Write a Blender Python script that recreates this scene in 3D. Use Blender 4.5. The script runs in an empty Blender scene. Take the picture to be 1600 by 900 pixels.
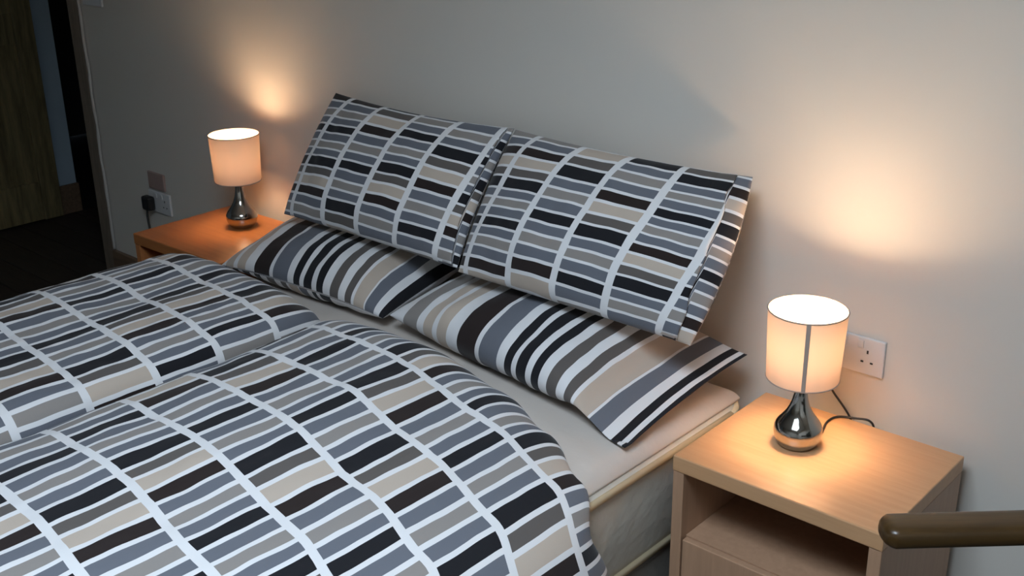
import bpy, bmesh, math, random
from mathutils import Vector, Matrix, noise

C = bpy.context.scene.collection
PI = math.pi

# ------------------------------------------------------------------ camera, world, light, exposure
def make_camera():
    f, yaw, pitch, roll = 1790.0, -0.740, 0.373, 0.014
    sy, cy, sp, cp = math.sin(yaw), math.cos(yaw), math.sin(pitch), math.cos(pitch)
    fwd = Vector((sy * cp, cy * cp, -sp)); right = Vector((cy, -sy, 0)); down = fwd.cross(right)
    r2 = right * math.cos(roll) + down * math.sin(roll)
    d2 = -right * math.sin(roll) + down * math.cos(roll)
    m = Matrix((r2, -d2, -fwd)).transposed().to_4x4()
    m.translation = Vector((1.825, -2.215, 1.707))
    cam = bpy.data.cameras.new('camera'); o = bpy.data.objects.new('camera', cam); C.objects.link(o)
    o.matrix_world = m
    cam.sensor_width = 36.0; cam.lens = f / 1600 * 36.0; cam.clip_start = 0.02
    bpy.context.scene.camera = o
make_camera()
sc = bpy.context.scene
sc.view_settings.view_transform = 'Standard'; sc.view_settings.look = 'None'
sc.view_settings.gamma = 1.0; sc.view_settings.use_curve_mapping = False
sc.view_settings.exposure = 0.0
W = bpy.data.worlds.new('overcast_sky'); sc.world = W; W.use_nodes = True
W.node_tree.nodes['Background'].inputs[0].default_value = (0.62, 0.78, 1.0, 1)
W.node_tree.nodes['Background'].inputs[1].default_value = 1.0
ADDED_WINDOW_X0, ADDED_WINDOW_X1, ADDED_WINDOW_Y0, ADDED_WINDOW_Y1, CEIL, FRONT_Y = 0.50, 1.70, -2.50, -1.40, 2.4, -3.7   # added roof window, unseen, placed to give the daylight its falloff
def added_window_daylight():
    d = bpy.data.lights.new('added_window_daylight', 'AREA'); d.shape = 'RECTANGLE'
    d.size = ADDED_WINDOW_X1 - ADDED_WINDOW_X0 - 0.12; d.size_y = ADDED_WINDOW_Y1 - ADDED_WINDOW_Y0 - 0.12
    d.energy = 77; d.color = (0.71, 0.85, 1.0)
    o = bpy.data.objects.new('added_window_daylight', d); C.objects.link(o)
    o.location = ((ADDED_WINDOW_X0 + ADDED_WINDOW_X1) / 2, (ADDED_WINDOW_Y0 + ADDED_WINDOW_Y1) / 2, CEIL + 0.34)
added_window_daylight()
ADDED_SHAFT = 0.34                                   # added shaft below the roof window, cuts slanting daylight to the left
LAMP_R, LAMP_L = 12.0, 4.8
LAMP_COLOR = (1.0, 0.76, 0.50)

# ------------------------------------------------------------------ helpers
def nn(t, kind, **kw):
    n = t.nodes.new(kind)
    for k, v in kw.items(): setattr(n, k, v)
    return n
def mat(name, color, rough=0.7, metal=0.0, bump=None, spec=0.5):
    m = bpy.data.materials.new(name); m.use_nodes = True
    t = m.node_tree; b = t.nodes['Principled BSDF']
    b.inputs['Base Color'].default_value = (*color, 1); b.inputs['Roughness'].default_value = rough
    b.inputs['Metallic'].default_value = metal; b.inputs['Specular IOR Level'].default_value = spec
    if bump:
        tc = nn(t, 'ShaderNodeTexCoord'); nz = nn(t, 'ShaderNodeTexNoise'); bp = nn(t, 'ShaderNodeBump')
        nz.inputs['Scale'].default_value = bump[0]; nz.inputs['Detail'].default_value = 4
        bp.inputs['Strength'].default_value = bump[1]; bp.inputs['Distance'].default_value = bump[2]
        t.links.new(tc.outputs['Object'], nz.inputs['Vector']); t.links.new(nz.outputs['Fac'], bp.inputs['Height'])
        t.links.new(bp.outputs['Normal'], b.inputs['Normal'])
    return m
def mottled(name, c1, c2, scale=3.0, rough=0.8, bump=None):
    m = mat(name, c1, rough, bump=bump); t = m.node_tree; b = t.nodes['Principled BSDF']
    tc = nn(t, 'ShaderNodeTexCoord'); nz = nn(t, 'ShaderNodeTexNoise'); mx = nn(t, 'ShaderNodeMix', data_type='RGBA')
    nz.inputs['Scale'].default_value = scale; nz.inputs['Detail'].default_value = 3
    mx.inputs[6].default_value = (*c1, 1); mx.inputs[7].default_value = (*c2, 1)
    t.links.new(tc.outputs['Object'], nz.inputs['Vector']); t.links.new(nz.outputs['Fac'], mx.inputs[0])
    t.links.new(mx.outputs[2], b.inputs['Base Color'])
    return m
def wood(name, c1, c2, axis='X', rough=0.4, stretch=14.0, scale=7.0, coat=0.0):
    m = bpy.data.materials.new(name); m.use_nodes = True
    t = m.node_tree; b = t.nodes['Principled BSDF']; b.inputs['Roughness'].default_value = rough
    b.inputs['Coat Weight'].default_value = coat; b.inputs['Coat Roughness'].default_value = 0.15
    tc = nn(t, 'ShaderNodeTexCoord'); mp = nn(t, 'ShaderNodeMapping')
    s = {'X': (1, stretch, stretch), 'Y': (stretch, 1, stretch), 'Z': (stretch, stretch, 1)}[axis]
    mp.inputs['Scale'].default_value = s
    nz = nn(t, 'ShaderNodeTexNoise'); nz.inputs['Scale'].default_value = scale; nz.inputs['Detail'].default_value = 5
    nz.inputs['Distortion'].default_value = 0.4
    nz2 = nn(t, 'ShaderNodeTexNoise'); nz2.inputs['Scale'].default_value = scale * 6; nz2.inputs['Detail'].default_value = 3
    ad = nn(t, 'ShaderNodeMath', operation='MULTIPLY_ADD'); ad.inputs[1].default_value = 0.35
    rp = nn(t, 'ShaderNodeValToRGB')
    rp.color_ramp.elements[0].position = 0.48; rp.color_ramp.elements[0].color = (*c1, 1)
    rp.color_ramp.elements[1].position = 0.86; rp.color_ramp.elements[1].color = (*c2, 1)
    L = t.links.new
    L(tc.outputs['Object'], mp.inputs['Vector']); L(mp.outputs['Vector'], nz.inputs['Vector']); L(mp.outputs['Vector'], nz2.inputs['Vector'])
    L(nz2.outputs['Fac'], ad.inputs[0]); L(nz.outputs['Fac'], ad.inputs[2]); L(ad.outputs[0], rp.inputs[0])
    L(rp.outputs[0], b.inputs['Base Color'])
    bp = nn(t, 'ShaderNodeBump'); bp.inputs['Strength'].default_value = 0.03; bp.inputs['Distance'].default_value = 0.001
    L(ad.outputs[0], bp.inputs['Height']); L(bp.outputs['Normal'], b.inputs['Normal'])
    return m

INK = dict(black=(0.010, 0.010, 0.013), brown=(0.020, 0.013, 0.012), dark=(0.105, 0.092, 0.085), beige=(0.46, 0.385, 0.32),
           blue=(0.128, 0.136, 0.160), taupe=(0.25, 0.228, 0.212), white=(0.68, 0.675, 0.68))
def ramp_fill(cr, stops):
    cr.interpolation = 'CONSTANT'
    while len(cr.elements) > 1: cr.elements.remove(cr.elements[-1])
    cr.elements[0].position = max(0.0, stops[0][0]); cr.elements[0].color = (*INK[stops[0][1]], 1)
    for p, c in stops[1:]:
        e = cr.elements.new(p); e.color = (*INK[c], 1)
def cloth_finish(t, col_socket, rough=0.88):
    L = t.links.new; b = t.nodes['Principled BSDF']
    b.inputs['Roughness'].default_value = rough; b.inputs['Specular IOR Level'].default_value = 0.2
    b.inputs['Sheen Weight'].default_value = 0.12
    L(col_socket, b.inputs['Base Color'])
    tc = nn(t, 'ShaderNodeTexCoord'); nz = nn(t, 'ShaderNodeTexNoise'); nz.inputs['Scale'].default_value = 420
    bp = nn(t, 'ShaderNodeBump'); bp.inputs['Strength'].default_value = 0.12; bp.inputs['Distance'].default_value = 0.0015
    L(tc.outputs['UV'], nz.inputs['Vector']); L(nz.outputs['Fac'], bp.inputs['Height']); L(bp.outputs['Normal'], b.inputs['Normal'])
def wobble(t, uv, amp, scale):
    """uv + small smooth drift, so printed edges are hand drawn"""
    L = t.links.new
    nz = nn(t, 'ShaderNodeTexNoise'); nz.inputs['Scale'].default_value = scale; nz.inputs['Detail'].default_value = 1.5
    su = nn(t, 'ShaderNodeVectorMath', operation='SUBTRACT'); su.inputs[1].default_value = (0.5, 0.5, 0.5)
    sc_ = nn(t, 'ShaderNodeVectorMath', operation='SCALE'); sc_.inputs['Scale'].default_value = amp
    ad = nn(t, 'ShaderNodeVectorMath', operation='ADD')
    L(uv, nz.inputs['Vector']); L(nz.outputs['Color'], su.inputs[0]); L(su.outputs[0], sc_.inputs[0])
    L(sc_.outputs[0], ad.inputs[0]); L(uv, ad.inputs[1])
    return ad.outputs[0]
CYCLE = [('black', 1.25), ('dark', 0.95), ('beige', 1.15), ('brown', 1.1), ('blue', 1.0), ('taupe', 0.95), ('blue', 0.85),
         ('black', 1.0), ('blue', 1.0), ('taupe', 0.85), ('blue', 0.9)]
def block_print(name, offsets, pitch=0.175, band=0.021, u0=0.0, gap=0.36, flip=False, first_band=0.5):
    """printed cotton: white bands every `pitch` along u, between them bars stacked along v in one repeating cycle;
       offsets[k] = (where the wide black bar of column k starts, length of the cycle), metres along v"""
    m = bpy.data.materials.new(name); m.use_nodes = True; t = m.node_tree; L = t.links.new
    uv = nn(t, 'ShaderNodeUVMap'); uv.uv_map = 'UVMap'
    w = wobble(t, uv.outputs[0], 0.009, 9.0)
    sp = nn(t, 'ShaderNodeSeparateXYZ'); L(w, sp.inputs[0])
    a = nn(t, 'ShaderNodeMath', operation='SUBTRACT'); L(sp.outputs[0], a.inputs[0]); a.inputs[1].default_value = u0
    d = nn(t, 'ShaderNodeMath', operation='DIVIDE'); L(a.outputs[0], d.inputs[0]); d.inputs[1].default_value = pitch
    fl = nn(t, 'ShaderNodeMath', operation='FLOOR'); L(d.outputs[0], fl.inputs[0])
    fr = nn(t, 'ShaderNodeMath', operation='FRACT'); L(d.outputs[0], fr.inputs[0])
    bw = nn(t, 'ShaderNodeMath', operation='LESS_THAN'); L(fr.outputs[0], bw.inputs[0]); bw.inputs[1].default_value = band / pitch
    nb = nn(t, 'ShaderNodeMath', operation='GREATER_THAN'); L(d.outputs[0], nb.inputs[0]); nb.inputs[1].default_value = first_band
    bm_ = nn(t, 'ShaderNodeMath', operation='MULTIPLY'); L(bw.outputs[0], bm_.inputs[0]); L(nb.outputs[0], bm_.inputs[1])
    n = len(offsets)
    ci = nn(t, 'ShaderNodeMath', operation='ADD'); L(fl.outputs[0], ci.inputs[0]); ci.inputs[1].default_value = 0.5
    cd = nn(t, 'ShaderNodeMath', operation='DIVIDE'); L(ci.outputs[0], cd.inputs[0]); cd.inputs[1].default_value = float(n)
    def column_ramp(values):
        rp_ = nn(t, 'ShaderNodeValToRGB'); cr = rp_.color_ramp; cr.interpolation = 'CONSTANT'
        while len(cr.elements) > 1: cr.elements.remove(cr.elements[-1])
        for k, f in enumerate(values):
            e = cr.elements[0] if k == 0 else cr.elements.new(k / n)
            e.position = k / n; e.color = (f, f, f, 1)
        L(cd.outputs[0], rp_.inputs[0]); return rp_.outputs[0]
    offs = column_ramp([(o / p) % 1.0 for o, p in offsets]); per = column_ramp([p for o, p in offsets])
    vp = nn(t, 'ShaderNodeMath', operation='DIVIDE'); L(sp.outputs[1], vp.inputs[0]); L(per, vp.inputs[1])
    sb = nn(t, 'ShaderNodeMath', operation='SUBTRACT')
    if flip: L(offs, sb.inputs[0]); L(vp.outputs[0], sb.inputs[1])
    else: L(vp.outputs[0], sb.inputs[0]); L(offs, sb.inputs[1])
    ff = nn(t, 'ShaderNodeMath', operation='FRACT'); L(sb.outputs[0], ff.inputs[0])
    tot = sum(x[1] for x in CYCLE) + gap * len(CYCLE); stops = []; p = 0.0
    for c, wd in CYCLE:
        stops.append((p / tot, c)); stops.append(((p + wd) / tot, 'white')); p += wd + gap
    rp = nn(t, 'ShaderNodeValToRGB'); ramp_fill(rp.color_ramp, stops); L(ff.outputs[0], rp.inputs[0])
    mx = nn(t, 'ShaderNodeMix', data_type='RGBA'); L(bm_.outputs[0], mx.inputs[0]); L(rp.outputs[0], mx.inputs[6])
    mx.inputs[7].default_value = (*INK['white'], 1)
    cloth_finish(t, mx.outputs[2])
    return m
STRIPES = [(0.0, 'white'), (0.02, 'taupe'), (0.09, 'white'), (0.125, 'beige'), (0.17, 'white'), (0.195, 'beige'), (0.24, 'white'),
           (0.295, 'brown'), (0.37, 'white'), (0.382, 'blue'), (0.455, 'white'), (0.498, 'black'), (0.532, 'white'), (0.552, 'black'),
           (0.586, 'white'), (0.61, 'black'), (0.645, 'white'), (0.682, 'dark'), (0.728, 'white'), (0.772, 'dark'), (0.815, 'white'),
           (0.832, 'beige'), (0.905, 'white'), (0.918, 'blue'), (0.985, 'white'), (1.035, 'black'), (1.062, 'white'), (1.082, 'black'), (1.14, 'white')]
def stripe_print(name):
    """plain stripes: uv.x runs 0..1.2 across the stripes"""
    m = bpy.data.materials.new(name); m.use_nodes = True; t = m.node_tree; L = t.links.new
    uv = nn(t, 'ShaderNodeUVMap'); uv.uv_map = 'UVMap'
    w = wobble(t, uv.outputs[0], 0.012, 7.0)
    sp = nn(t, 'ShaderNodeSeparateXYZ'); L(w, sp.inputs[0])
    d = nn(t, 'ShaderNodeMath', operation='DIVIDE'); L(sp.outputs[0], d.inputs[0]); d.inputs[1].default_value = 1.2
    rp = nn(t, 'ShaderNodeValToRGB'); ramp_fill(rp.color_ramp, [(p / 1.2, c) for p, c in STRIPES]); L(d.outputs[0], rp.inputs[0])
    cloth_finish(t, rp.outputs[0])
    return m

def link(name, me, material, parent=None, smooth=False):
    o = bpy.data.objects.new(name, me); C.objects.link(o)
    if material: me.materials.append(material)
    if parent is not None: o.parent = parent
    if smooth:
        for p in me.polygons: p.use_smooth = True
    return o
def obj(name, bm, material, parent=None, smooth=False):
    me = bpy.data.meshes.new(name); bmesh.ops.recalc_face_normals(bm, faces=bm.faces); bm.to_mesh(me); bm.free()
    return link(name, me, material, parent, smooth)
def box(bm, x0, x1, y0, y1, z0, z1, bev=0.0, seg=2):
    r = bmesh.ops.create_cube(bm, size=1.0); vs = r['verts']
    for v in vs:
        v.co = Vector((x0 + (v.co.x + .5) * (x1 - x0), y0 + (v.co.y + .5) * (y1 - y0), z0 + (v.co.z + .5) * (z1 - z0)))
    if bev:
        es = list({e for v in vs for e in v.link_edges})
        bmesh.ops.bevel(bm, geom=es, offset=bev, segments=seg, affect='EDGES', profile=0.5)
    return bm
def bx(*a, **k): return box(bmesh.new(), *a, **k)
def lathe(bm, prof, n=40, cx=0, cy=0):
    rings = [[bm.verts.new((cx + r * math.cos(2 * PI * k / n), cy + r * math.sin(2 * PI * k / n), z)) for k in range(n)] if r > 1e-6
             else [bm.verts.new((cx, cy, z))] for r, z in prof]
    for A, B in zip(rings, rings[1:]):
        for k in range(n):
            k2 = (k + 1) % n
            if len(A) == 1 and len(B) == 1: continue
            if len(A) == 1: bm.faces.new((A[0], B[k], B[k2]))
            elif len(B) == 1: bm.faces.new((A[k], A[k2], B[0]))
            else: bm.faces.new((A[k], A[k2], B[k2], B[k]))
    return bm
def catmull(pts, n=10):
    pts = [Vector(p) for p in pts]; out = []
    P = [2 * pts[0] - pts[1]] + pts + [2 * pts[-1] - pts[-2]]
    for i in range(1, len(P) - 2):
        for k in range(n):
            t = k / n
            out.append(0.5 * ((2 * P[i]) + (P[i + 1] - P[i - 1]) * t + (2 * P[i - 1] - 5 * P[i] + 4 * P[i + 1] - P[i + 2]) * t * t
                              + (3 * P[i] - P[i - 1] - 3 * P[i + 1] + P[i + 2]) * t ** 3))
    out.append(pts[-1]); return out
def spow(x, e): return math.copysign(abs(x) ** e, x)
def tube(bm, pts, radii, n=10, flat=1.0, up=Vector((0, 0, 1)), sq=1.0):
    """swept tube along pts; radii number or list; flat = height/width of the section"""
    if not hasattr(radii, '__len__'): radii = [radii] * len(pts)
    rings = []
    for i, p in enumerate(pts):
        d = (pts[min(i + 1, len(pts) - 1)] - pts[max(i - 1, 0)]).normalized()
        s = d.cross(up)
        if s.length < 1e-4: s = d.cross(Vector((0, 1, 0)))
        s.normalize(); u = s.cross(d)
        rings.append([bm.verts.new(p + s * spow(math.cos(2 * PI * k / n), sq) * radii[i] + u * spow(math.sin(2 * PI * k / n), sq) * radii[i] * flat) for k in range(n)])
    for A, B in zip(rings, rings[1:]):
        for k in range(n): bm.faces.new((A[k], A[(k + 1) % n], B[(k + 1) % n], B[k]))
    bm.faces.new(rings[0][::-1]); bm.faces.new(rings[-1])
    return bm
def tag(o, label, cat, group=None):
    o['label'] = label; o['category'] = cat
    if group: o['group'] = group
    return o
def thing(name, label, cat, loc=(0, 0, 0), rotz=0.0, group=None):
    o = bpy.data.objects.new(name, None); C.objects.link(o); o.location = loc; o.rotation_euler = (0, 0, rotz)
    o.empty_display_size = 0.1
    return tag(o, label, cat, group)
def struct(name, bm, m, parent=None, smooth=False):
    o = obj(name, bm, m, parent, smooth)
    if parent is None: o['kind'] = 'structure'
    return o
def fbm(x, y, z, s): return noise.noise(Vector((x * s, y * s, z * s)))
def smooth01(x): x = min(1, max(0, x)); return x * x * (3 - 2 * x)
def lin(x, pts):
    for (a, b), (c, d) in zip(pts, pts[1:]):
        if x <= c: return b + (d - b) * (x - a) / (c - a)
    return pts[-1][1]
def interp(x, pts):
    if x <= pts[0][0]: return pts[0][1]
    for (a, b), (c, d) in zip(pts, pts[1:]):
        if x <= c: return b + (d - b) * smooth01((x - a) / (c - a))
    return pts[-1][1]

# ------------------------------------------------------------------ materials
M = {}
M['wall'] = mottled('painted_plaster', (0.60, 0.565, 0.51), (0.62, 0.585, 0.53), 2.0, 0.85, bump=(60, 0.06, 0.002))
M['wall_daylit'] = mottled('daylight_tinted_paint', (0.36, 0.45, 0.53), (0.38, 0.47, 0.55), 2.0, 0.85)  # wall paint with the blue daylight cast put into its colour
M['ceiling'] = mat('white_ceiling_paint', (0.7, 0.69, 0.66), 0.9)
M['hall'] = mat('hall_wall_darkened', (0.10, 0.095, 0.09), 0.9)  # darkness of the unlit passage put into the wall colour
M['floor'] = wood('dark_floorboard', (0.022, 0.016, 0.012), (0.045, 0.032, 0.024), 'X', 0.55)
M['joint'] = mat('floor_underlay', (0.012, 0.010, 0.009), 0.9)
M['pine'] = wood('old_pine_door', (0.10, 0.078, 0.036), (0.23, 0.18, 0.085), 'Z', 0.5, stretch=10, scale=4)
M['skirting'] = wood('brown_skirting', (0.12, 0.075, 0.045), (0.19, 0.12, 0.075), 'X', 0.5)
M['frame'] = wood('worn_door_frame', (0.15, 0.115, 0.085), (0.22, 0.175, 0.13), 'Z', 0.55)
M['caulk'] = mat('rough_white_plaster_edge', (0.50, 0.48, 0.45), 0.95, bump=(60, 0.15, 0.002))
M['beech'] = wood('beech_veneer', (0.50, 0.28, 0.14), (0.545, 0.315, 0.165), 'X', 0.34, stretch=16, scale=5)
M['beech_side_shaded'] = wood('beech_veneer_upright_shaded', (0.38, 0.225, 0.138), (0.43, 0.258, 0.16), 'Z', 0.38, stretch=16, scale=5)  # darker than the top: shade of fronts and sides put into the colour
M['beech_warm_lit'] = wood('beech_veneer_lamplight_tint', (0.38, 0.135, 0.040), (0.44, 0.165, 0.052), 'X', 0.32, stretch=16, scale=5)  # beech reddened: dim warm lamplight put into the colour
M['beech_warm_lit_side'] = wood('beech_veneer_upright_lamplight_tint', (0.42, 0.15, 0.05), (0.50, 0.19, 0.065), 'Z', 0.38, stretch=16, scale=5)  # same lamplight tint in the upright-grain copy
M['chrome'] = mat('polished_gunmetal_chrome', (0.42, 0.40, 0.37), 0.10, 1.0)
M['cord'] = mat('black_flex', (0.01, 0.01, 0.01), 0.45)
M['plug'] = mat('black_plug_plastic', (0.012, 0.012, 0.012), 0.4)
M['plastic'] = mat('white_switch_plastic', (0.62, 0.62, 0.62), 0.35)
M['pink_plastic'] = mat('aged_pinkish_plastic', (0.36, 0.25, 0.22), 0.5)
M['hole'] = mat('dark_socket_slot', (0.01, 0.01, 0.01), 0.6)
M['sheet'] = mottled('beige_cotton_sheet', (0.52, 0.465, 0.415), (0.56, 0.50, 0.45), 5.0, 0.9, bump=(14, 0.25, 0.01))
M['ticking'] = mottled('cream_quilted_ticking', (0.50, 0.46, 0.39), (0.58, 0.55, 0.49), 26.0, 0.85, bump=(40, 0.4, 0.006))
M['piping'] = mat('cream_piping', (0.60, 0.51, 0.34), 0.7)
M['divan'] = mottled('grey_beige_divan_cloth', (0.20, 0.185, 0.165), (0.25, 0.23, 0.2), 60, 0.95)
M['hem'] = mat('beige_cotton_hem', (0.50, 0.40, 0.30), 0.9)
M['arm'] = wood('dark_varnished_wood', (0.038, 0.018, 0.004), (0.066, 0.033, 0.007), 'X', 0.33, stretch=12, scale=6, coat=0.12)
M['seat_cloth'] = mottled('dark_green_upholstery', (0.03, 0.04, 0.035), (0.05, 0.06, 0.05), 30, 0.95)
M['glass'] = mat('window_glass', (0.8, 0.9, 1.0), 0.05)
M['window_white'] = mat('white_gloss_paint', (0.75, 0.75, 0.74), 0.35)
def glass_mat():
    m = M['glass']; b = m.node_tree.nodes['Principled BSDF']
    b.inputs['Transmission Weight'].default_value = 1.0; b.inputs['IOR'].default_value = 1.0; b.inputs['Base Color'].default_value = (0.95, 0.98, 1, 1)
glass_mat()
def shade_mat(name, col, trans):
    m = bpy.data.materials.new(name); m.use_nodes = True; t = m.node_tree; L = t.links.new
    t.nodes.remove(t.nodes['Principled BSDF']); out = t.nodes['Material Output']
    df = nn(t, 'ShaderNodeBsdfDiffuse'); tr = nn(t, 'ShaderNodeBsdfTranslucent'); mx = nn(t, 'ShaderNodeMixShader')
    df.inputs[0].default_value = (*col, 1); tr.inputs[0].default_value = (*col, 1); mx.inputs[0].default_value = trans
    L(df.outputs[0], mx.inputs[1]); L(tr.outputs[0], mx.inputs[2]); L(mx.outputs[0], out.inputs[0])
    return m
M['shade'] = shade_mat('cream_fabric_shade', (0.74, 0.515, 0.375), 0.046)
M['seam'] = mat('grey_shade_seam', (0.36, 0.30, 0.26), 0.8)
def emit_mat(name, col, s):
    m = bpy.data.materials.new(name); m.use_nodes = True; b = m.node_tree.nodes['Principled BSDF']
    b.inputs['Emission Color'].default_value = (*col, 1); b.inputs['Emission Strength'].default_value = s
    return m
M['bulb'] = emit_mat('glowing_bulb', (1.0, 0.8, 0.5), 30)

# ------------------------------------------------------------------ the room
ROOM_L, ROOM_R = -3.5, 2.6
floor = struct('floor', bx(ROOM_L - 1.6, ROOM_R + 0.1, FRONT_Y - 0.1, 3.0, -0.06, -0.014), M['joint'])
board_me = None
y = -1.6
while y < 1.6:                                                       # boards run along the bed wall
    x0 = ROOM_L + 0.005
    bm = bx(x0, -2.55 if y > 0.05 else ROOM_R - 0.005, y + 0.0025, y + 0.1375, -0.014, 0.0, bev=0.002, seg=1)
    obj('floorboard', bm, M['floor'], floor)
    y += 0.14
struct('floor', bx(ROOM_L, ROOM_R, FRONT_Y, -1.601, -0.014, 0.0), M['floor'])
bm = bmesh.new()
cx0, cx1, cy0, cy1 = ROOM_L - 1.6, ROOM_R + 0.1, FRONT_Y - 0.1, 3.0
for a in ((cx0, ADDED_WINDOW_X0, cy0, cy1), (ADDED_WINDOW_X1, cx1, cy0, cy1), (ADDED_WINDOW_X0, ADDED_WINDOW_X1, cy0, ADDED_WINDOW_Y0), (ADDED_WINDOW_X0, ADDED_WINDOW_X1, ADDED_WINDOW_Y1, cy1)):
    box(bm, *a, CEIL, CEIL + 0.08)
struct('ceiling', bm, M['ceiling'])
bm = bmesh.new()
for a in ((ADDED_WINDOW_X0 - .08, ADDED_WINDOW_X0, ADDED_WINDOW_Y0 - .08, ADDED_WINDOW_Y1 + .08), (ADDED_WINDOW_X1, ADDED_WINDOW_X1 + .08, ADDED_WINDOW_Y0 - .08, ADDED_WINDOW_Y1 + .08),
          (ADDED_WINDOW_X0, ADDED_WINDOW_X1, ADDED_WINDOW_Y0 - .08, ADDED_WINDOW_Y0), (ADDED_WINDOW_X0, ADDED_WINDOW_X1, ADDED_WINDOW_Y1, ADDED_WINDOW_Y1 + .08)):
    box(bm, *a, CEIL + 0.081, CEIL + ADDED_SHAFT + 0.09)
struct('added_light_shaft', bm, M['wall'])  # added shaft, out of view, blocks oblique daylight
struct('wall_back', bx(-2.43, ROOM_R + 0.1, 0.0, 0.14, 0.0, CEIL), M['wall'])
struct('wall_right', bx(ROOM_R, ROOM_R + 0.1, FRONT_Y, 0.0, 0.0, CEIL), M['wall'])
struct('wall_left', bx(ROOM_L - 0.1, ROOM_L, FRONT_Y, 0.405, 0.0, CEIL), M['wall_daylit'])
struct('wall_front', bx(ROOM_L - 0.1, ROOM_R + 0.1, FRONT_Y - 0.1, FRONT_Y, 0, CEIL), M['wall'])
bm = bmesh.new()                                                     # added roof window, out of view, frames the daylight
for a in ((ADDED_WINDOW_X0, ADDED_WINDOW_X1, ADDED_WINDOW_Y0, ADDED_WINDOW_Y0 + .05), (ADDED_WINDOW_X0, ADDED_WINDOW_X1, ADDED_WINDOW_Y1 - .05, ADDED_WINDOW_Y1),
          (ADDED_WINDOW_X0, ADDED_WINDOW_X0 + .05, ADDED_WINDOW_Y0 + .05, ADDED_WINDOW_Y1 - .05), (ADDED_WINDOW_X1 - .05, ADDED_WINDOW_X1, ADDED_WINDOW_Y0 + .05, ADDED_WINDOW_Y1 - .05)):
    box(bm, *a, CEIL + ADDED_SHAFT + 0.02, CEIL + ADDED_SHAFT + 0.085)
wi = struct('added_window_1', bm, M['window_white'])
obj('pane', bx(ADDED_WINDOW_X0 + .05, ADDED_WINDOW_X1 - .05, ADDED_WINDOW_Y0 + .05, ADDED_WINDOW_Y1 - .05, CEIL + ADDED_SHAFT + 0.055, CEIL + ADDED_SHAFT + 0.06), M['glass'], wi)
# the unlit passage beyond the end of the bed wall
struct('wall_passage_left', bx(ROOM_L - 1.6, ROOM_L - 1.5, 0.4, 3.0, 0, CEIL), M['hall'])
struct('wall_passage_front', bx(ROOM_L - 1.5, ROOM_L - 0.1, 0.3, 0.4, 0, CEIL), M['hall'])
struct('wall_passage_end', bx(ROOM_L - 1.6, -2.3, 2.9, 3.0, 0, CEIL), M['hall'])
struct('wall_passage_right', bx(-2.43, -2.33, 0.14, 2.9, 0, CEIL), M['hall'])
struct('baseboard_left', bx(ROOM_L, ROOM_L + 0.018, 0.295, 0.41, 0.0, 0.145, bev=0.004), M['skirting'])
struct('baseboard_back', bx(-2.425, -1.0, -0.018, 0.0, 0.0, 0.145, bev=0.004), M['skirting'])
struct('trim_1', bx(-2.505, -2.425, -0.012, 0.15, 0.0, 2.1, bev=0.004), M['frame'])
random.seed(4)
pts = [Vector((-2.413 + 0.006 * noise.noise(Vector((k * .22, 1, 2))), -0.009, 0.15 + 1.5 * k / 60)) for k in range(61)]
struct('trim_2', tube(bmesh.new(), pts, [0.0060 + 0.002 * noise.noise(Vector((k * .45, 5, 2))) for k in range(61)], n=8, up=Vector((0, 1, 0))), M['caulk'], smooth=True)
# pine door standing open against the left wall
door = struct('door_1', bx(ROOM_L + 0.012, ROOM_L + 0.034, -0.50, 0.292, 0.01, 1.98), M['pine'])
for y0, y1 in ((0.20, 0.295), (-0.505, -0.41)): obj('stile', bx(ROOM_L + 0.006, ROOM_L + 0.045, y0, y1, 0.008, 1.985, bev=0.003), M['pine'], door)
for z0, z1 in ((0.012, 0.20), (0.86, 1.0), (1.87, 1.98)): obj('rail', bx(ROOM_L + 0.007, ROOM_L + 0.044, -0.409, 0.199, z0, z1, bev=0.003), M['pine'], door)
obj('mullion', bx(ROOM_L + 0.007, ROOM_L + 0.043, -0.15, -0.06, 0.201, 1.869, bev=0.003), M['pine'], door)
bm = bmesh.new(); bmesh.ops.create_uvsphere(bm, u_segments=16, v_segments=10, radius=0.026, matrix=Matrix.Translation((ROOM_L + 0.085, -0.455, 0.98)))
tube(bm, [Vector((ROOM_L + 0.04, -0.455, 0.98)), Vector((ROOM_L + 0.075, -0.455, 0.98))], 0.01)
obj('door_knob', bm, M['chrome'], door, True)

# ------------------------------------------------------------------ bed
BX0, BX1, BY0, BY1 = -0.95, 0.60, -2.03, -0.03
base = thing('divan_base', 'cloth-covered divan base under the mattress beside the right bedside table', 'bed base', ((BX0 + BX1) / 2, (BY0 + BY1) / 2, 0))
def rel(o, root):
    o.matrix_parent_inverse = Matrix.Translation(root.location).inverted() @ Matrix.Identity(4); return o
def part(name, bm, m, root, smooth=False):
    """part modelled in world coordinates under an unrotated root"""
    for v in bm.verts: v.co -= root.location
    return obj(name, bm, m, root, smooth)
part('base_body', bx(BX0 + .01, BX1 - .01, BY0 + .01, BY1, 0.04, 0.215, bev=0.012), M['divan'], base)
for x in (BX0 + .15, BX1 - .15):
    for yy in (BY0 + .15, BY1 - .15): part('caster', lathe(bmesh.new(), [(0, 0), (.022, 0), (.022, .04), (0, .04)], 14, x, yy), M['plug'], base)
mt = thing('mattress', 'cream quilted mattress with piped edges under the beige sheet', 'mattress', ((BX0 + BX1) / 2, (BY0 + BY1) / 2, 0.216))
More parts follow.
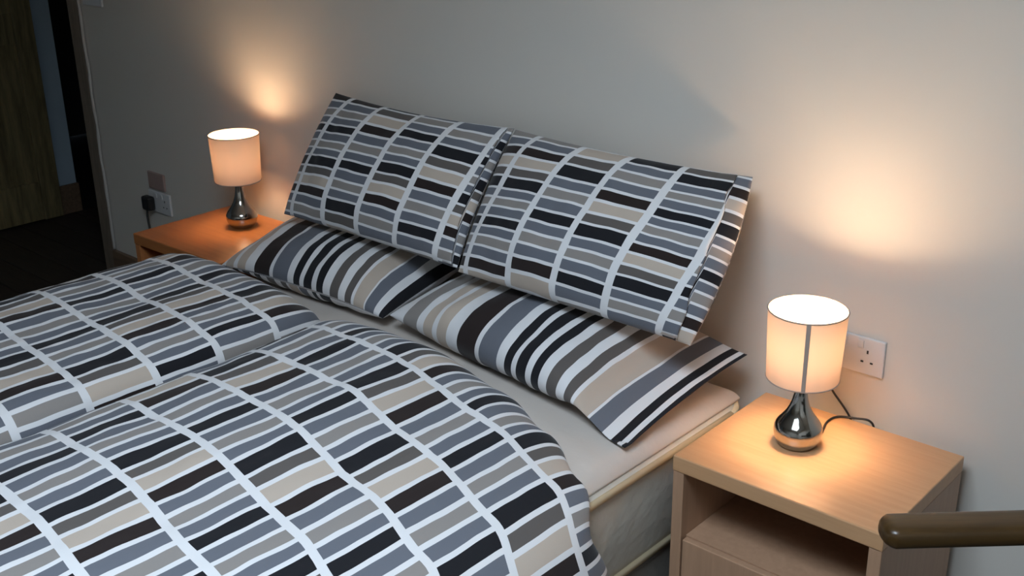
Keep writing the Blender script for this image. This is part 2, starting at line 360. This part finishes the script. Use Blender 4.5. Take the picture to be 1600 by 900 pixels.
def rounded_slab(x0, x1, y0, y1, z0, z1, r, n=8, belly=0.0):
    bm = bmesh.new(); path = []
    for cx, cy, a0 in ((x1 - r, y1 - r, 0), (x0 + r, y1 - r, PI / 2), (x0 + r, y0 + r, PI), (x1 - r, y0 + r, 1.5 * PI)):
        for k in range(n + 1):
            a = a0 + PI / 2 * k / n; path.append((cx, cy, math.cos(a), math.sin(a)))
    rings = []
    for k in range(9):
        f = k / 8; z = z0 + (z1 - z0) * f; b = belly * math.sin(PI * f)
        rings.append([bm.verts.new((cx + (r + b) * c, cy + (r + b) * s, z)) for cx, cy, c, s in path])
    m_ = len(path)
    for A, B in zip(rings, rings[1:]):
        for k in range(m_): bm.faces.new((A[k], A[(k + 1) % m_], B[(k + 1) % m_], B[k]))
    bm.faces.new(rings[0][::-1]); bm.faces.new(rings[-1])
    return bm, path
bm, path = rounded_slab(BX0, BX1 - .012, BY0, BY1 - .012, 0.218, 0.458, 0.07, belly=0.008)
part('mattress_body', bm, M['ticking'], mt, True)
for z in (0.228, 0.449):
    pts = [Vector((cx + 0.075 * c, cy + 0.075 * s, z)) for cx, cy, c, s in path]; pts.append(pts[0]); pts = pts
    part('piping', tube(bmesh.new(), pts, 0.0085, n=8), M['piping'], mt, True)

# beige sheet over the mattress top, softly domed, its edge tucked just inside the piping
def sheet_mesh():
    bm = bmesh.new(); nx, ny = 90, 100; x0, x1, y0, y1 = BX0 + .012, BX1 - .022, BY0 + .012, BY1 - .02
    g = []
    for j in range(ny + 1):
        row = []
        for i in range(nx + 1):
            u, v = i / nx, j / ny
            # denser near the edges
            u = 0.5 - 0.5 * math.cos(PI * u); v = 0.5 - 0.5 * math.cos(PI * v)
            x = x0 + (x1 - x0) * u; yy = y0 + (y1 - y0) * v
            e = min(x - x0, x1 - x, yy - y0, y1 - yy)
            z = 0.464 + 0.036 * max(0.0, 1 - (1 - min(1, max(0, e) / 0.06)) ** 2.2) ** 0.8
            k = smooth01(e / 0.05)
            z += k * (0.004 * fbm(x, yy, 3.1, 4) + 0.0025 * math.sin((x * 0.8 + yy * 1.6) * 34 + 3 * fbm(x, yy, 0, 5)) * smooth01((x - 0.1) / 0.4))
            row.append(bm.verts.new((x, yy, z)))
        g.append(row)
    for j in range(ny):
        for i in range(nx): bm.faces.new((g[j][i], g[j][i + 1], g[j + 1][i + 1], g[j + 1][i]))
    # underside rim
    low = bmesh.ops.extrude_edge_only(bm, edges=[e for e in bm.edges if e.is_boundary])
    for v in low['geom']:
        if isinstance(v, bmesh.types.BMVert): v.co.z = 0.4595
    be = [e for e in bm.edges if e.is_boundary]
    bmesh.ops.contextual_create(bm, geom=be)
    return bm
tag(obj('fitted_sheet', sheet_mesh(), M['sheet'], None, True), 'plain beige sheet stretched over the mattress under pillows and duvets', 'sheet')

# ---- duvets: closed puffy bodies; s runs across the bed (profile), t from the head edge to the foot
def duvet(prof_top, prof_bot, yh, shear, foot, vmat, name, label, seed, wr=1.0):
    top = catmull([(x, 0, z) for x, z in prof_top], 14); n = len(top) - 1
    botc = catmull([(x, 0, z) for x, z in prof_bot], 14)
    def resample(c, m_):
        d = [0.0]
        for a, b in zip(c, c[1:]): d.append(d[-1] + (b - a).length)
        out = []
        for k in range(m_ + 1):
            t = d[-1] * k / m_; i = 0
            while i < len(c) - 2 and d[i + 1] < t: i += 1
            f = (t - d[i]) / max(1e-9, d[i + 1] - d[i]); out.append(c[i].lerp(c[i + 1], min(1, max(0, f))))
        return out, d[-1]
    N = 120; T, Ltop = resample(top, N); Bt, _ = resample(botc, N)
    nt = 130
    bm = bmesh.new(); uvl = bm.loops.layers.uv.new('UVMap'); uvs = {}
    G = []; H = []
    for j in range(nt + 1):
        f = j / nt; f = f ** 1.25
        r1, r2 = [], []
        for i in range(N + 1):
            s = Ltop * i / N; p = T[i]; q = Bt[i]
            y_head = yh(p.x, s); yy = y_head + (foot - y_head) * f
            t = y_head - yy
            e = min(1.0, t / 0.13); ef = min(1.0, (yy - foot) / 0.10)
            puff = math.sqrt(max(0, 1 - (1 - e) ** 2)) * math.sqrt(max(0, 1 - (1 - ef) ** 2)) if ef < 1 else math.sqrt(max(0, 1 - (1 - e) ** 2))
            puff = 0.06 + 0.94 * puff
            a = T[max(0, i - 1)]; b = T[min(N, i + 1)]; d = (b - a).normalized(); nrm = Vector((-d.z, 0, d.x))
            w = wr * (0.010 * fbm(p.x * 1.6, yy * 0.75, seed + p.z, 3.0) + 0.0045 * fbm(p.x * 1.6, yy * .9, seed + 9 + p.z, 9.0)
                 + 0.0022 * fbm(p.x * 2.2, yy, seed + 4, 22.0))
            P_ = q.lerp(p, puff) + nrm * w * puff * min(1, (p - q).length / 0.08)
            v1 = bm.verts.new((P_.x, yy, P_.z)); uvs[v1] = (-(yy - shear(p.x, s)), s)
            r1.append(v1)
            v2 = bm.verts.new((q.x, yy, q.z)); uvs[v2] = uvs[v1]; r2.append(v2)
        G.append(r1); H.append(r2)
    for j in range(nt):
        for i in range(N):
            bm.faces.new((G[j][i], G[j + 1][i], G[j + 1][i + 1], G[j][i + 1]))
            bm.faces.new((H[j][i], H[j][i + 1], H[j + 1][i + 1], H[j + 1][i]))
    for i in range(N):
        bm.faces.new((G[0][i], G[0][i + 1], H[0][i + 1], H[0][i])); bm.faces.new((G[nt][i + 1], G[nt][i], H[nt][i], H[nt][i + 1]))
    for j in range(nt):
        bm.faces.new((G[j + 1][0], G[j][0], H[j][0], H[j + 1][0])); bm.faces.new((G[j][N], G[j + 1][N], H[j + 1][N], H[j][N]))
    for fc in bm.faces:
        for lp in fc.loops: lp[uvl].uv = uvs[lp.vert]
    edge = [G[j][0].co.lerp(H[j][0].co, 0.35).copy() for j in range(0, nt + 1, 2)]
    root = thing(name, label, 'duvet', (sum(p.x for p in T) / len(T), -1.2, 0.5))
    part('duvet_cover', bm, vmat, root, True)
    return root, edge
def yh_right(x, s): return interp(x, [(-0.4, -0.50), (-0.2, -0.475), (0.0, -0.47), (0.22, -0.50), (0.40, -0.56), (0.56, -0.64), (0.66, -0.69), (0.72, -0.64)])
def sh_right(x, s): return interp(x, [(0.0, 0.0), (0.35, -0.035), (0.55, -0.075), (0.68, -0.13)])
def yh_left(x, s): return interp(x, [(-1.1, -0.59), (-0.9, -0.515), (-0.6, -0.495), (-0.4, -0.50)])
def sh_left(x, s): return 0.0
# column k counts from the head: (arc position of the wide black bar, cycle length)
M['duvet_right'] = block_print('block_print_cotton_right', [(.38, .44), (.44, .51), (.652, .51), (.531, .51), (.363, .462), (.419, .50), (.30, .48), (.52, .5), (.4, .5)],
                               u0=0.4525, pitch=0.173, band=0.019)
M['duvet_left'] = block_print('block_print_cotton_left', [(.88, .44), (.76, .38), (.795, .40), (.96, .45), (.83, .45), (.7, .45), (.9, .44), (.8, .45), (.75, .45)],
                              u0=0.5135, pitch=0.167, band=0.019)
dr, edge = duvet([(-0.295, 0.508), (-0.318, 0.535), (-0.320, 0.570), (-0.295, 0.594), (-0.19, 0.608), (0.0, 0.607), (0.2, 0.587), (0.40, 0.557), (0.555, 0.518),
                  (0.650, 0.455), (0.692, 0.37), (0.705, 0.26), (0.712, 0.14)],
                 [(-0.290, 0.507), (-0.25, 0.506), (0.0, 0.506), (0.25, 0.506), (0.45, 0.506), (0.555, 0.500), (0.617, 0.462), (0.634, 0.36), (0.640, 0.25), (0.644, 0.14)],
                 yh_right, sh_right, -1.98, M['duvet_right'], 'duvet',
                 'block-printed duvet nearest the camera, hanging over the mattress beside the right bedside table', 1.7)
part('hem_seam', tube(bmesh.new(), edge, 0.0035, n=6), M['hem'], dr, True)
dl, edge = duvet([(-0.385, 0.508), (-0.360, 0.530), (-0.357, 0.568), (-0.392, 0.608), (-0.50, 0.631), (-0.65, 0.643), (-0.80, 0.655), (-0.92, 0.646), (-1.00, 0.60), (-1.045, 0.51), (-1.055, 0.38), (-1.06, 0.2)][::-1],
                 [(-0.39, 0.507), (-0.55, 0.506), (-0.75, 0.506), (-0.90, 0.506), (-0.97, 0.49), (-0.985, 0.40), (-0.99, 0.30), (-0.99, 0.2)][::-1],
                 yh_left, sh_left, -1.98, M['duvet_left'], 'duvet',
                 'block-printed duvet on the far half of the bed, next to the left bedside table', 7.3, 1.3)

# ---- pillows
def pillow(name, label, group, Wd, Ht, T, frame, mat_case, uvfn, seed, a_fill=1.0, pinch=0.035, zmin=None, droop=None, wr=1.0, flap=None, nx=72, ny=48):
    """frame(x, y, h) -> world point; x along the width, y from front/bottom edge to back/top edge, h along the normal"""
    bm = bmesh.new(); uvl = bm.loops.layers.uv.new('UVMap'); uvs = {}
    S = []
    def surf(a, b, side, lift=0.0):
        x = a * Wd / 2 * (1 - pinch * (1 - b * b)); yv = b * Ht / 2 * (1 - pinch * (1 - a * a))
        af = (a + 1) / (1 + a_fill) * 2 - 1 if a_fill < 1 else a
        ha = max(0.0, 1 - abs(af) ** 2.6) if af < 1 else 0.0; hb = max(0.0, 1 - abs(b) ** 2.6)
        h = T / 2 * (ha * hb) ** 0.5
        if a_fill < 1 and af > 0.8: h = max(h, 0.005 * hb ** .4 * (1 - abs(a) ** 12))
        fade = min(1, (ha * hb) * 3 + (0.25 if a_fill < 1 else 0))
        w = wr * fade * (0.008 * fbm(x, yv, seed + side, 6) + 0.005 * fbm(x * 1.5, yv, seed + side * 3, 13) + 0.002 * fbm(x, yv, seed, 30))
        # gathered tension creases running in from the seams
        cr = 0.004 * math.sin(a * 26 + seed) * math.exp(-(1 - abs(b)) * 6) * (1 - abs(b) ** 8)
        p = frame(x, yv, side * (h + cr * fade) + w + lift, a, b)
        if zmin is not None and p.z < zmin: p.z = zmin + (0 if side < 0 else 0.004)
        return p, uvfn(x, yv, a, b, side)
    for side in (1, -1):
        rows = []
        for j in range(ny + 1):
            b = -math.cos(PI * j / ny); row = []
            for i in range(nx + 1):
                a = -math.cos(PI * i / nx)
                if (i in (0, nx) or j in (0, ny)) and side == -1: row.append(S[0][j][i]); continue
                p, q_ = surf(a, b, side)
                v = bm.verts.new(p); uvs[(v, side)] = q_; uvs.setdefault((v, -side), q_); row.append(v)
            rows.append(row)
        S.append(rows)
    for k, side in ((0, 1), (1, -1)):
        R_ = S[k]
        for j in range(ny):
            for i in range(nx):
                q = (R_[j][i], R_[j][i + 1], R_[j + 1][i + 1], R_[j + 1][i])
                f = bm.faces.new(q if side > 0 else q[::-1])
                for lp in f.loops: lp[uvl].uv = uvs[(lp.vert, side)]
    ctr = frame(0, 0, 0, 0, 0)
    root = thing(name, label, 'pillow', (ctr.x, ctr.y, ctr.z), group=group)
    part('pillowcase', bm, mat_case, root, True)
    if flap:                                                         # loose hem of the open end, lying over the back layer
        a0, a1, wave = flap; bm = bmesh.new(); uvl = bm.loops.layers.uv.new('UVMap'); uvs = {}; G = []; n1, n2 = 10, 48
        for j in range(n2 + 1):
            b = -0.985 + 1.97 * j / n2; row = []
            ae = a1 + wave * (fbm(b * 1.3, seed, 0.5, 2.4) + 0.5 * fbm(b, seed, 1.5, 6))
            for i in range(n1 + 1):
                f = i / n1; a = a0 + (ae - a0) * f
                p, _ = surf(a, b, 1, -0.003 + 0.010 * f ** 1.2)
                q_ = uvfn(a * Wd / 2 * (1 - pinch * (1 - b * b)), b * Ht / 2 * (1 - pinch * (1 - a * a)), min(a, -2), b, 1)
                v = bm.verts.new(p); uvs[v] = q_; row.append(v)
            G.append(row)
        for A, B in zip(G, G[1:]):
            for i in range(n1):
                fc = bm.faces.new((A[i], A[i + 1], B[i + 1], B[i]))
                for lp in fc.loops: lp[uvl].uv = uvs[lp.vert]
        o = part('hem_flap', bm, mat_case, root, True)
        so = o.modifiers.new('thickness', 'SOLIDIFY'); so.thickness = 0.0015; so.offset = -1
    return root
def lean_frame(cb, ct, skew=0.0, xdir=Vector((1, 0, 0)), bow=0.015, bend=None):
    """pillow leaning on the wall: cb bottom centre, ct top centre"""
    cb, ct = Vector(cb), Vector(ct); up = (ct - cb); Hh = up.length; up.normalize(); xd = xdir.normalized(); nr = xd.cross(up); 
    mid = (cb + ct) / 2
    def fr(x, y_, h, a, b):
        p = mid + xd * x + up * y_ + nr * h
        p += nr * (bow * (1 - b * b))
        if bend: p += bend(a, b)
        return p
    return fr, Hh
M['pillow_left'] = block_print('block_print_cotton_left_pillow', [(.2045, .295), (.311, .327), (.177, .31), (.093, .34), (.20, .31), (.06, .31)],
                               u0=0.0845, gap=0.30, band=0.019, pitch=0.1495, first_band=-5)
M['pillow_right'] = block_print('block_print_cotton_right_pillow', [(.164, .30), (.107, .35), (.24, .325), (.324, .27), (.20, .30), (.27, .30)],
                                u0=0.0875, gap=0.30, band=0.019, pitch=0.1475, first_band=-5, flip=True)
def uv_lean(Wd, Ht, hem, skew):
    """printed grid runs a little out of square with the case; past the hem the back layer shows another column"""
    def f(x, y_, a, b, side):
        u = x + Wd / 2; v = Ht / 2 - y_
        u += skew * v / 0.37
        if side < 0: v += 0.11
        elif a > hem: u += 0.045; v += 0.05
        return (u, v)
    return f
fr, h1 = lean_frame((-0.484, -0.285, 0.690), (-0.484, -0.060, 1.000), bend=lambda a, b: Vector((0, 0, 0.012 * abs(b) ** 2 * (b > 0) * (a * a))))
pillow('pillow', 'block-printed pillow leaning on the wall, left one of the upright pair', 'upright pillows', 0.715, h1, 0.125, fr, M['pillow_left'], uv_lean(0.715, h1, 0.955, 0.05), 2.2, pinch=0.02, flap=(0.80, 0.965, 0.006))
fr, h2 = lean_frame((0.243, -0.300, 0.690), (0.230, -0.062, 1.000), bend=lambda a, b: Vector((0.028 * smooth01((a - 0.2) / 0.8) * (1 - b * b), 0, 0.010 * (b > 0) * a * a * b)))
pillow('pillow', 'block-printed pillow leaning on the wall, right one of the upright pair', 'upright pillows', 0.70, h2, 0.135, fr, M['pillow_right'], uv_lean(0.70, h2, 0.90, 0.065), 5.1, pinch=0.01, flap=(0.70, 0.905, 0.022))

M['stripe'] = stripe_print('striped_cotton')
def lie_frame(center, rot, tilt, zc, droop=None):
    c, s = math.cos(rot), math.sin(rot); ct, st = math.cos(tilt), math.sin(tilt)
    def fr(x, y_, h, a, b):
        yy = y_ * ct - h * st; z = y_ * st + h * ct
        p = Vector((center[0] + x * c - yy * s, center[1] + x * s + yy * c, zc + z))
        if droop: p.z += droop(a, b)
        return p
    return fr
fr = lie_frame((-0.648, -0.215, 0), 0.055, 0.16, 0.583, droop=lambda a, b: -0.012 * abs(a) ** 3)
pillow('pillow', 'striped pillow lying flat under the left upright pillow', 'flat striped pillows', 0.675, 0.40, 0.165, fr, M['stripe'],
       lambda x, y_, a, b, side: (lin(0.12 + (a + 1) / 2 + 0.4 * (side < 0), [(.12, .10), (.383, .333), (.515, .418), (.602, .515), (.676, .568), (.749, .628), (.838, .705), (.921, .793), (.979, .868), (1.043, .95), (1.105, 1.048), (1.6, 1.5)]), y_), 3.3, pinch=0.03, zmin=0.506, wr=1.2)
fr = lie_frame((0.165, -0.235, 0), -0.115, 0.15, 0.583, droop=lambda a, b: -0.035 * smooth01((a - 0.55) / 0.45) * (1 - 0.5 * b))
pillow('pillow', 'striped pillow lying flat with its loose open end near the right bedside table', 'flat striped pillows', 0.845, 0.41, 0.165, fr, M['stripe'],
       lambda x, y_, a, b, side: (lin((a + 1) / 2 * 1.07, [(0, 0), (.053, .005), (.385, .333), (.498, .418), (.58, .515), (.64, .568), (.702, .628), (.774, .705), (.843, .793), (.886, .868), (.959, .95), (1.0, 1.02), (1.07, 1.098)]), y_), 8.4, pinch=0.03, zmin=0.506, a_fill=0.66, wr=1.2)

# ------------------------------------------------------------------ bedside tables
NW, ND, NH = 0.466, 0.385, 0.50
def bedside_table(label, loc, rz, mt_, ms, h=NH):
    r = thing('bedside_table', label, 'bedside table', loc, rz, 'bedside tables')
    w, d, s, tp = NW, ND, 0.026, 0.036
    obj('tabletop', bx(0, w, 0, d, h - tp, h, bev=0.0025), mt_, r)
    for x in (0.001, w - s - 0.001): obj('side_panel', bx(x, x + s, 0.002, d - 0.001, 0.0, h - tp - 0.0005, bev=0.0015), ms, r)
    obj('back_panel', bx(s + .0015, w - s - .0015, d - 0.012, d - 0.002, 0.05, h - tp - 0.001), ms, r)
    obj('shelf', bx(s + .0015, w - s - .0015, 0.022, d - 0.0125, 0.288, 0.304), ms, r)
    dr_ = obj('drawer', bx(s + .004, w - s - .004, 0.004, 0.021, 0.078, 0.302, bev=0.002), ms, r)
    obj('drawer_box', bx(s + .010, w - s - .010, 0.0215, d - 0.03, 0.09, 0.25), ms, r)
    obj('plinth', bx(s + .0015, w - s - .0015, 0.03, 0.046, 0.0, 0.074), ms, r)
    return r
bedside_table('light beech bedside table with open shelf and drawer, right of the bed', (0.648, -0.432, 0), 0.012, M['beech'], M['beech_side_shaded'])
bedside_table('lamplight-tinted bedside table in the dim corner, left of the bed', (-1.475, -0.428, 0), 0.03, M['beech_warm_lit'], M['beech_warm_lit_side'], 0.53)

# ------------------------------------------------------------------ lamps
def lamp(label, loc, power, seam_angle=None, cord=None, plug=None, rz=0.0):
    r = thing('table_lamp', label, 'lamp', loc, rz, 'bedside lamps')
    prof = [(0, 0), (.030, 0), (.038, .003), (.046, .014), (.0505, .029), (.0505, .041), (.046, .053), (.037, .065), (.028, .078), (.0205, .094), (.0155, .112), (.0130, .130), (.0120, .150), (.0118, .168), (0, .168)]
    pr = catmull([(a, 0, b) for a, b in prof[1:-1]], 5)
    obj('lamp_base', lathe(bmesh.new(), [(0, 0)] + [(p.x, p.z) for p in pr] + [(0, .168)], 48), M['chrome'], r, True)
    obj('bulb_holder', lathe(bmesh.new(), [(0, .1685), (.017, .1685), (.017, .186), (.026, .188), (.026, .202), (0, .202)], 24), M['plastic'], r)
    bm = bmesh.new(); bmesh.ops.create_uvsphere(bm, u_segments=20, v_segments=12, radius=0.026, matrix=Matrix.Translation((0, 0, .242)))
    obj('bulb', bm, M['bulb'], r, True)
    rb, rt, z0, z1 = .0745, .0805, .158, .310
    bm = lathe(bmesh.new(), [(rb, z0), (rt, z1)], 64)
    sh = obj('lamp_shade', bm, M['shade'], r, True)
    for z, rr in ((z0, rb), (z1, rt)):
        bm = bmesh.new(); tube(bm, [Vector((rr * math.cos(2 * PI * k / 48), rr * math.sin(2 * PI * k / 48), z)) for k in range(49)], 0.0016, n=6)
        obj('shade_rim', bm, M['seam'], sh, True)
    for k in range(3):
        bm = bmesh.new(); a = 2 * PI * k / 3 + 0.3; tube(bm, [Vector((.024 * math.cos(a), .024 * math.sin(a), .192)), Vector((rb * .99 * math.cos(a), rb * .99 * math.sin(a), .175))], 0.0014, n=6)
        obj('carrier_arm', bm, M['chrome'], sh)
    if seam_angle is not None:
        bm = bmesh.new(); g = []
        for k in range(3):
            a = seam_angle + (k - 1) * 0.055
            g.append([bm.verts.new((R_ * math.cos(a), R_ * math.sin(a), z)) for R_, z in ((rb + .001, z0), (rt + .001, z1 - .001))])
        for A, B in zip(g, g[1:]): bm.faces.new((A[0], B[0], B[1], A[1]))
        obj('seam', bm, M['seam'], sh)
    if cord:
        inv = Matrix.Translation(Vector(loc)).inverted()
        for c in cord:
            pts = [inv @ Vector(p) for p in c]
            obj('cord', tube(bmesh.new(), catmull(pts, 8), 0.0026, n=8), M['cord'], r, True)
    if plug:
        bm = bx(plug[0] - .024, plug[0] + .024, plug[1], plug[2], plug[3] - .026, plug[3] + .024, bev=.007)
        for v in bm.verts: v.co -= Vector(loc)
        obj('plug', bm, M['plug'], r)
    d = bpy.data.lights.new('bulb_light', 'POINT'); d.energy = power; d.color = LAMP_COLOR; d.shadow_soft_size = 0.044
    lo = bpy.data.objects.new('bulb_light', d); C.objects.link(lo); lo.parent = r; lo.location = (0, 0, .242)
    return r
RL = (0.820, -0.222, NH)
sa = math.atan2(-2.215 + 0.222, 1.825 - 0.820) + 0.05
lamp('lit chrome teardrop lamp with cream shade on the right bedside table', RL, LAMP_R, sa,
     cord=[[(0.848, -0.187, 0.508), (0.838, -0.145, 0.5035), (0.824, -0.095, 0.503), (0.830, -0.058, 0.503), (0.862, -0.040, 0.503), (0.890, -0.030, 0.503), (0.90, -0.022, 0.485), (0.89, -0.020, 0.455), (0.858, -0.020, 0.46)],
           [(0.768, -0.030, 0.612), (0.772, -0.036, 0.590), (0.800, -0.034, 0.55), (0.838, -0.024, 0.500), (0.858, -0.020, 0.46)]],
     plug=(0.772, -0.036, -0.0130, 0.637))
LL = (-1.258, -0.152, 0.53)
lamp('lit chrome teardrop lamp with peach-glowing shade on the left bedside table', LL, LAMP_L, None)

# ------------------------------------------------------------------ wall fittings
def socket(label, x0, x1, z0, z1, sockets, m=None, group=None):
    r = thing('wall_socket', label, 'socket', ((x0 + x1) / 2, 0, z0), group=group)
    part('faceplate', bx(x0, x1, -0.0095, -0.0002, z0, z1, bev=.0025), m or M['plastic'], r)
    for cx, holes in sockets:
        zc = z0 + (z1 - z0) * 0.46
        if holes:
            bm = bmesh.new()
            for dx, dz, w, h in ((0, .014, .004, .008), (-.011, -.010, .0065, .004), (.011, -.010, .0065, .004)):
                box(bm, cx + dx - w / 2, cx + dx + w / 2, -0.0102, -0.0096, zc + dz - h / 2, zc + dz + h / 2)
            part('pin_holes', bm, M['hole'], r)
        part('switch', bx((x0 + x1) / 2 + (-.026 if cx < (x0 + x1) / 2 else .012), (x0 + x1) / 2 + (-.012 if cx < (x0 + x1) / 2 else .026), -0.0125, -0.0096, z1 - .026, z1 - .006, bev=.0015), M['plastic'], r)
    return r
socket('white double socket on the wall behind the right lamp', 0.752, 0.900, 0.599, 0.685, [(0.790, False), (0.862, True)])
socket('dim white socket on the wall beside the left bedside table, black plug in it', -2.085, -1.939, 0.385, 0.470, [(-2.03, False), (-1.975, True)])
r = tag(obj('blank_plate', bx(-2.075, -1.965, -0.010, -0.0002, 0.478, 0.545, bev=.003), M['pink_plastic']), 'small dull pinkish plate on the wall right above the left socket', 'wall plate')
r = thing('mains_plug', 'black plug with hanging flex in the socket beside the left bedside table', 'plug', (-2.06, -0.03, 0.41))
part('plug_body', bx(-2.088, -2.036, -0.045, -0.0130, 0.395, 0.450, bev=.008), M['plug'], r)
part('cord', tube(bmesh.new(), catmull([(-2.065, -0.035, 0.40), (-2.06, -0.04, 0.36), (-2.04, -0.045, 0.28), (-2.03, -0.04, 0.18)], 8), 0.0045, n=8), M['cord'], r, True)
r = thing('light_switch', 'white light switch plate high on the wall near the dark doorway', 'switch', (-2.31, 0, 1.14))
part('faceplate', bx(-2.385, -2.243, -0.009, -0.0002, 1.144, 1.23, bev=.0025), M['plastic'], r)
part('rocker', bx(-2.33, -2.30, -0.0125, -0.0095, 1.17, 1.205, bev=.0015), M['plastic'], r)

# ------------------------------------------------------------------ armchair (only one arm reaches into view)
def armchair():
    r = thing('armchair', 'dark varnished wooden armchair in the corner, its arm before the right bedside table', 'armchair', (1.17, -0.585, 0), math.atan2(0.31, 0.35))
    # local: +x back along the arm, -y towards the other arm
    def arm(y0):
        pts = catmull([(0, y0, .612), (.03, y0, .614), (.12, y0 + .002, .615), (.25, y0 + .004, .617), (.38, y0, .625), (.50, y0 - .008, .636)], 8)
        rad = [0.034 * min(1, (0.42 + (i / 6) ** 0.5 * .58)) if i < 6 else 0.034 for i in range(len(pts))]
        bm = bmesh.new(); tube(bm, pts, rad, n=28, flat=0.62, sq=0.62)
        return bm
    for y0 in (0.0, -0.54):
        obj('arm', arm(y0), M['arm'], r, True)
        obj('leg', tube(bmesh.new(), catmull([(.36, y0, .606), (.355, y0, .45), (.35, y0, .2), (.34, y0, 0.0)], 6), [.017] * 19, n=12), M['arm'], r, True)
        obj('leg', tube(bmesh.new(), catmull([(.50, y0 - .006, .93), (.505, y0 - .006, .66), (.50, y0, .42), (.52, y0, 0.0)], 6), [.017] * 19, n=12), M['arm'], r, True)
    obj('seat', bx(.10, .50, -.515, -.025, .36, .44, bev=.03, seg=4), M['seat_cloth'], r, True)
    obj('seat_rail', bx(.34, .50, -.525, -.017, .325, .358, bev=.004), M['arm'], r)
    obj('backrest', bx(.485, .535, -.515, -.025, .50, .90, bev=.022, seg=4), M['seat_cloth'], r, True)
armchair()
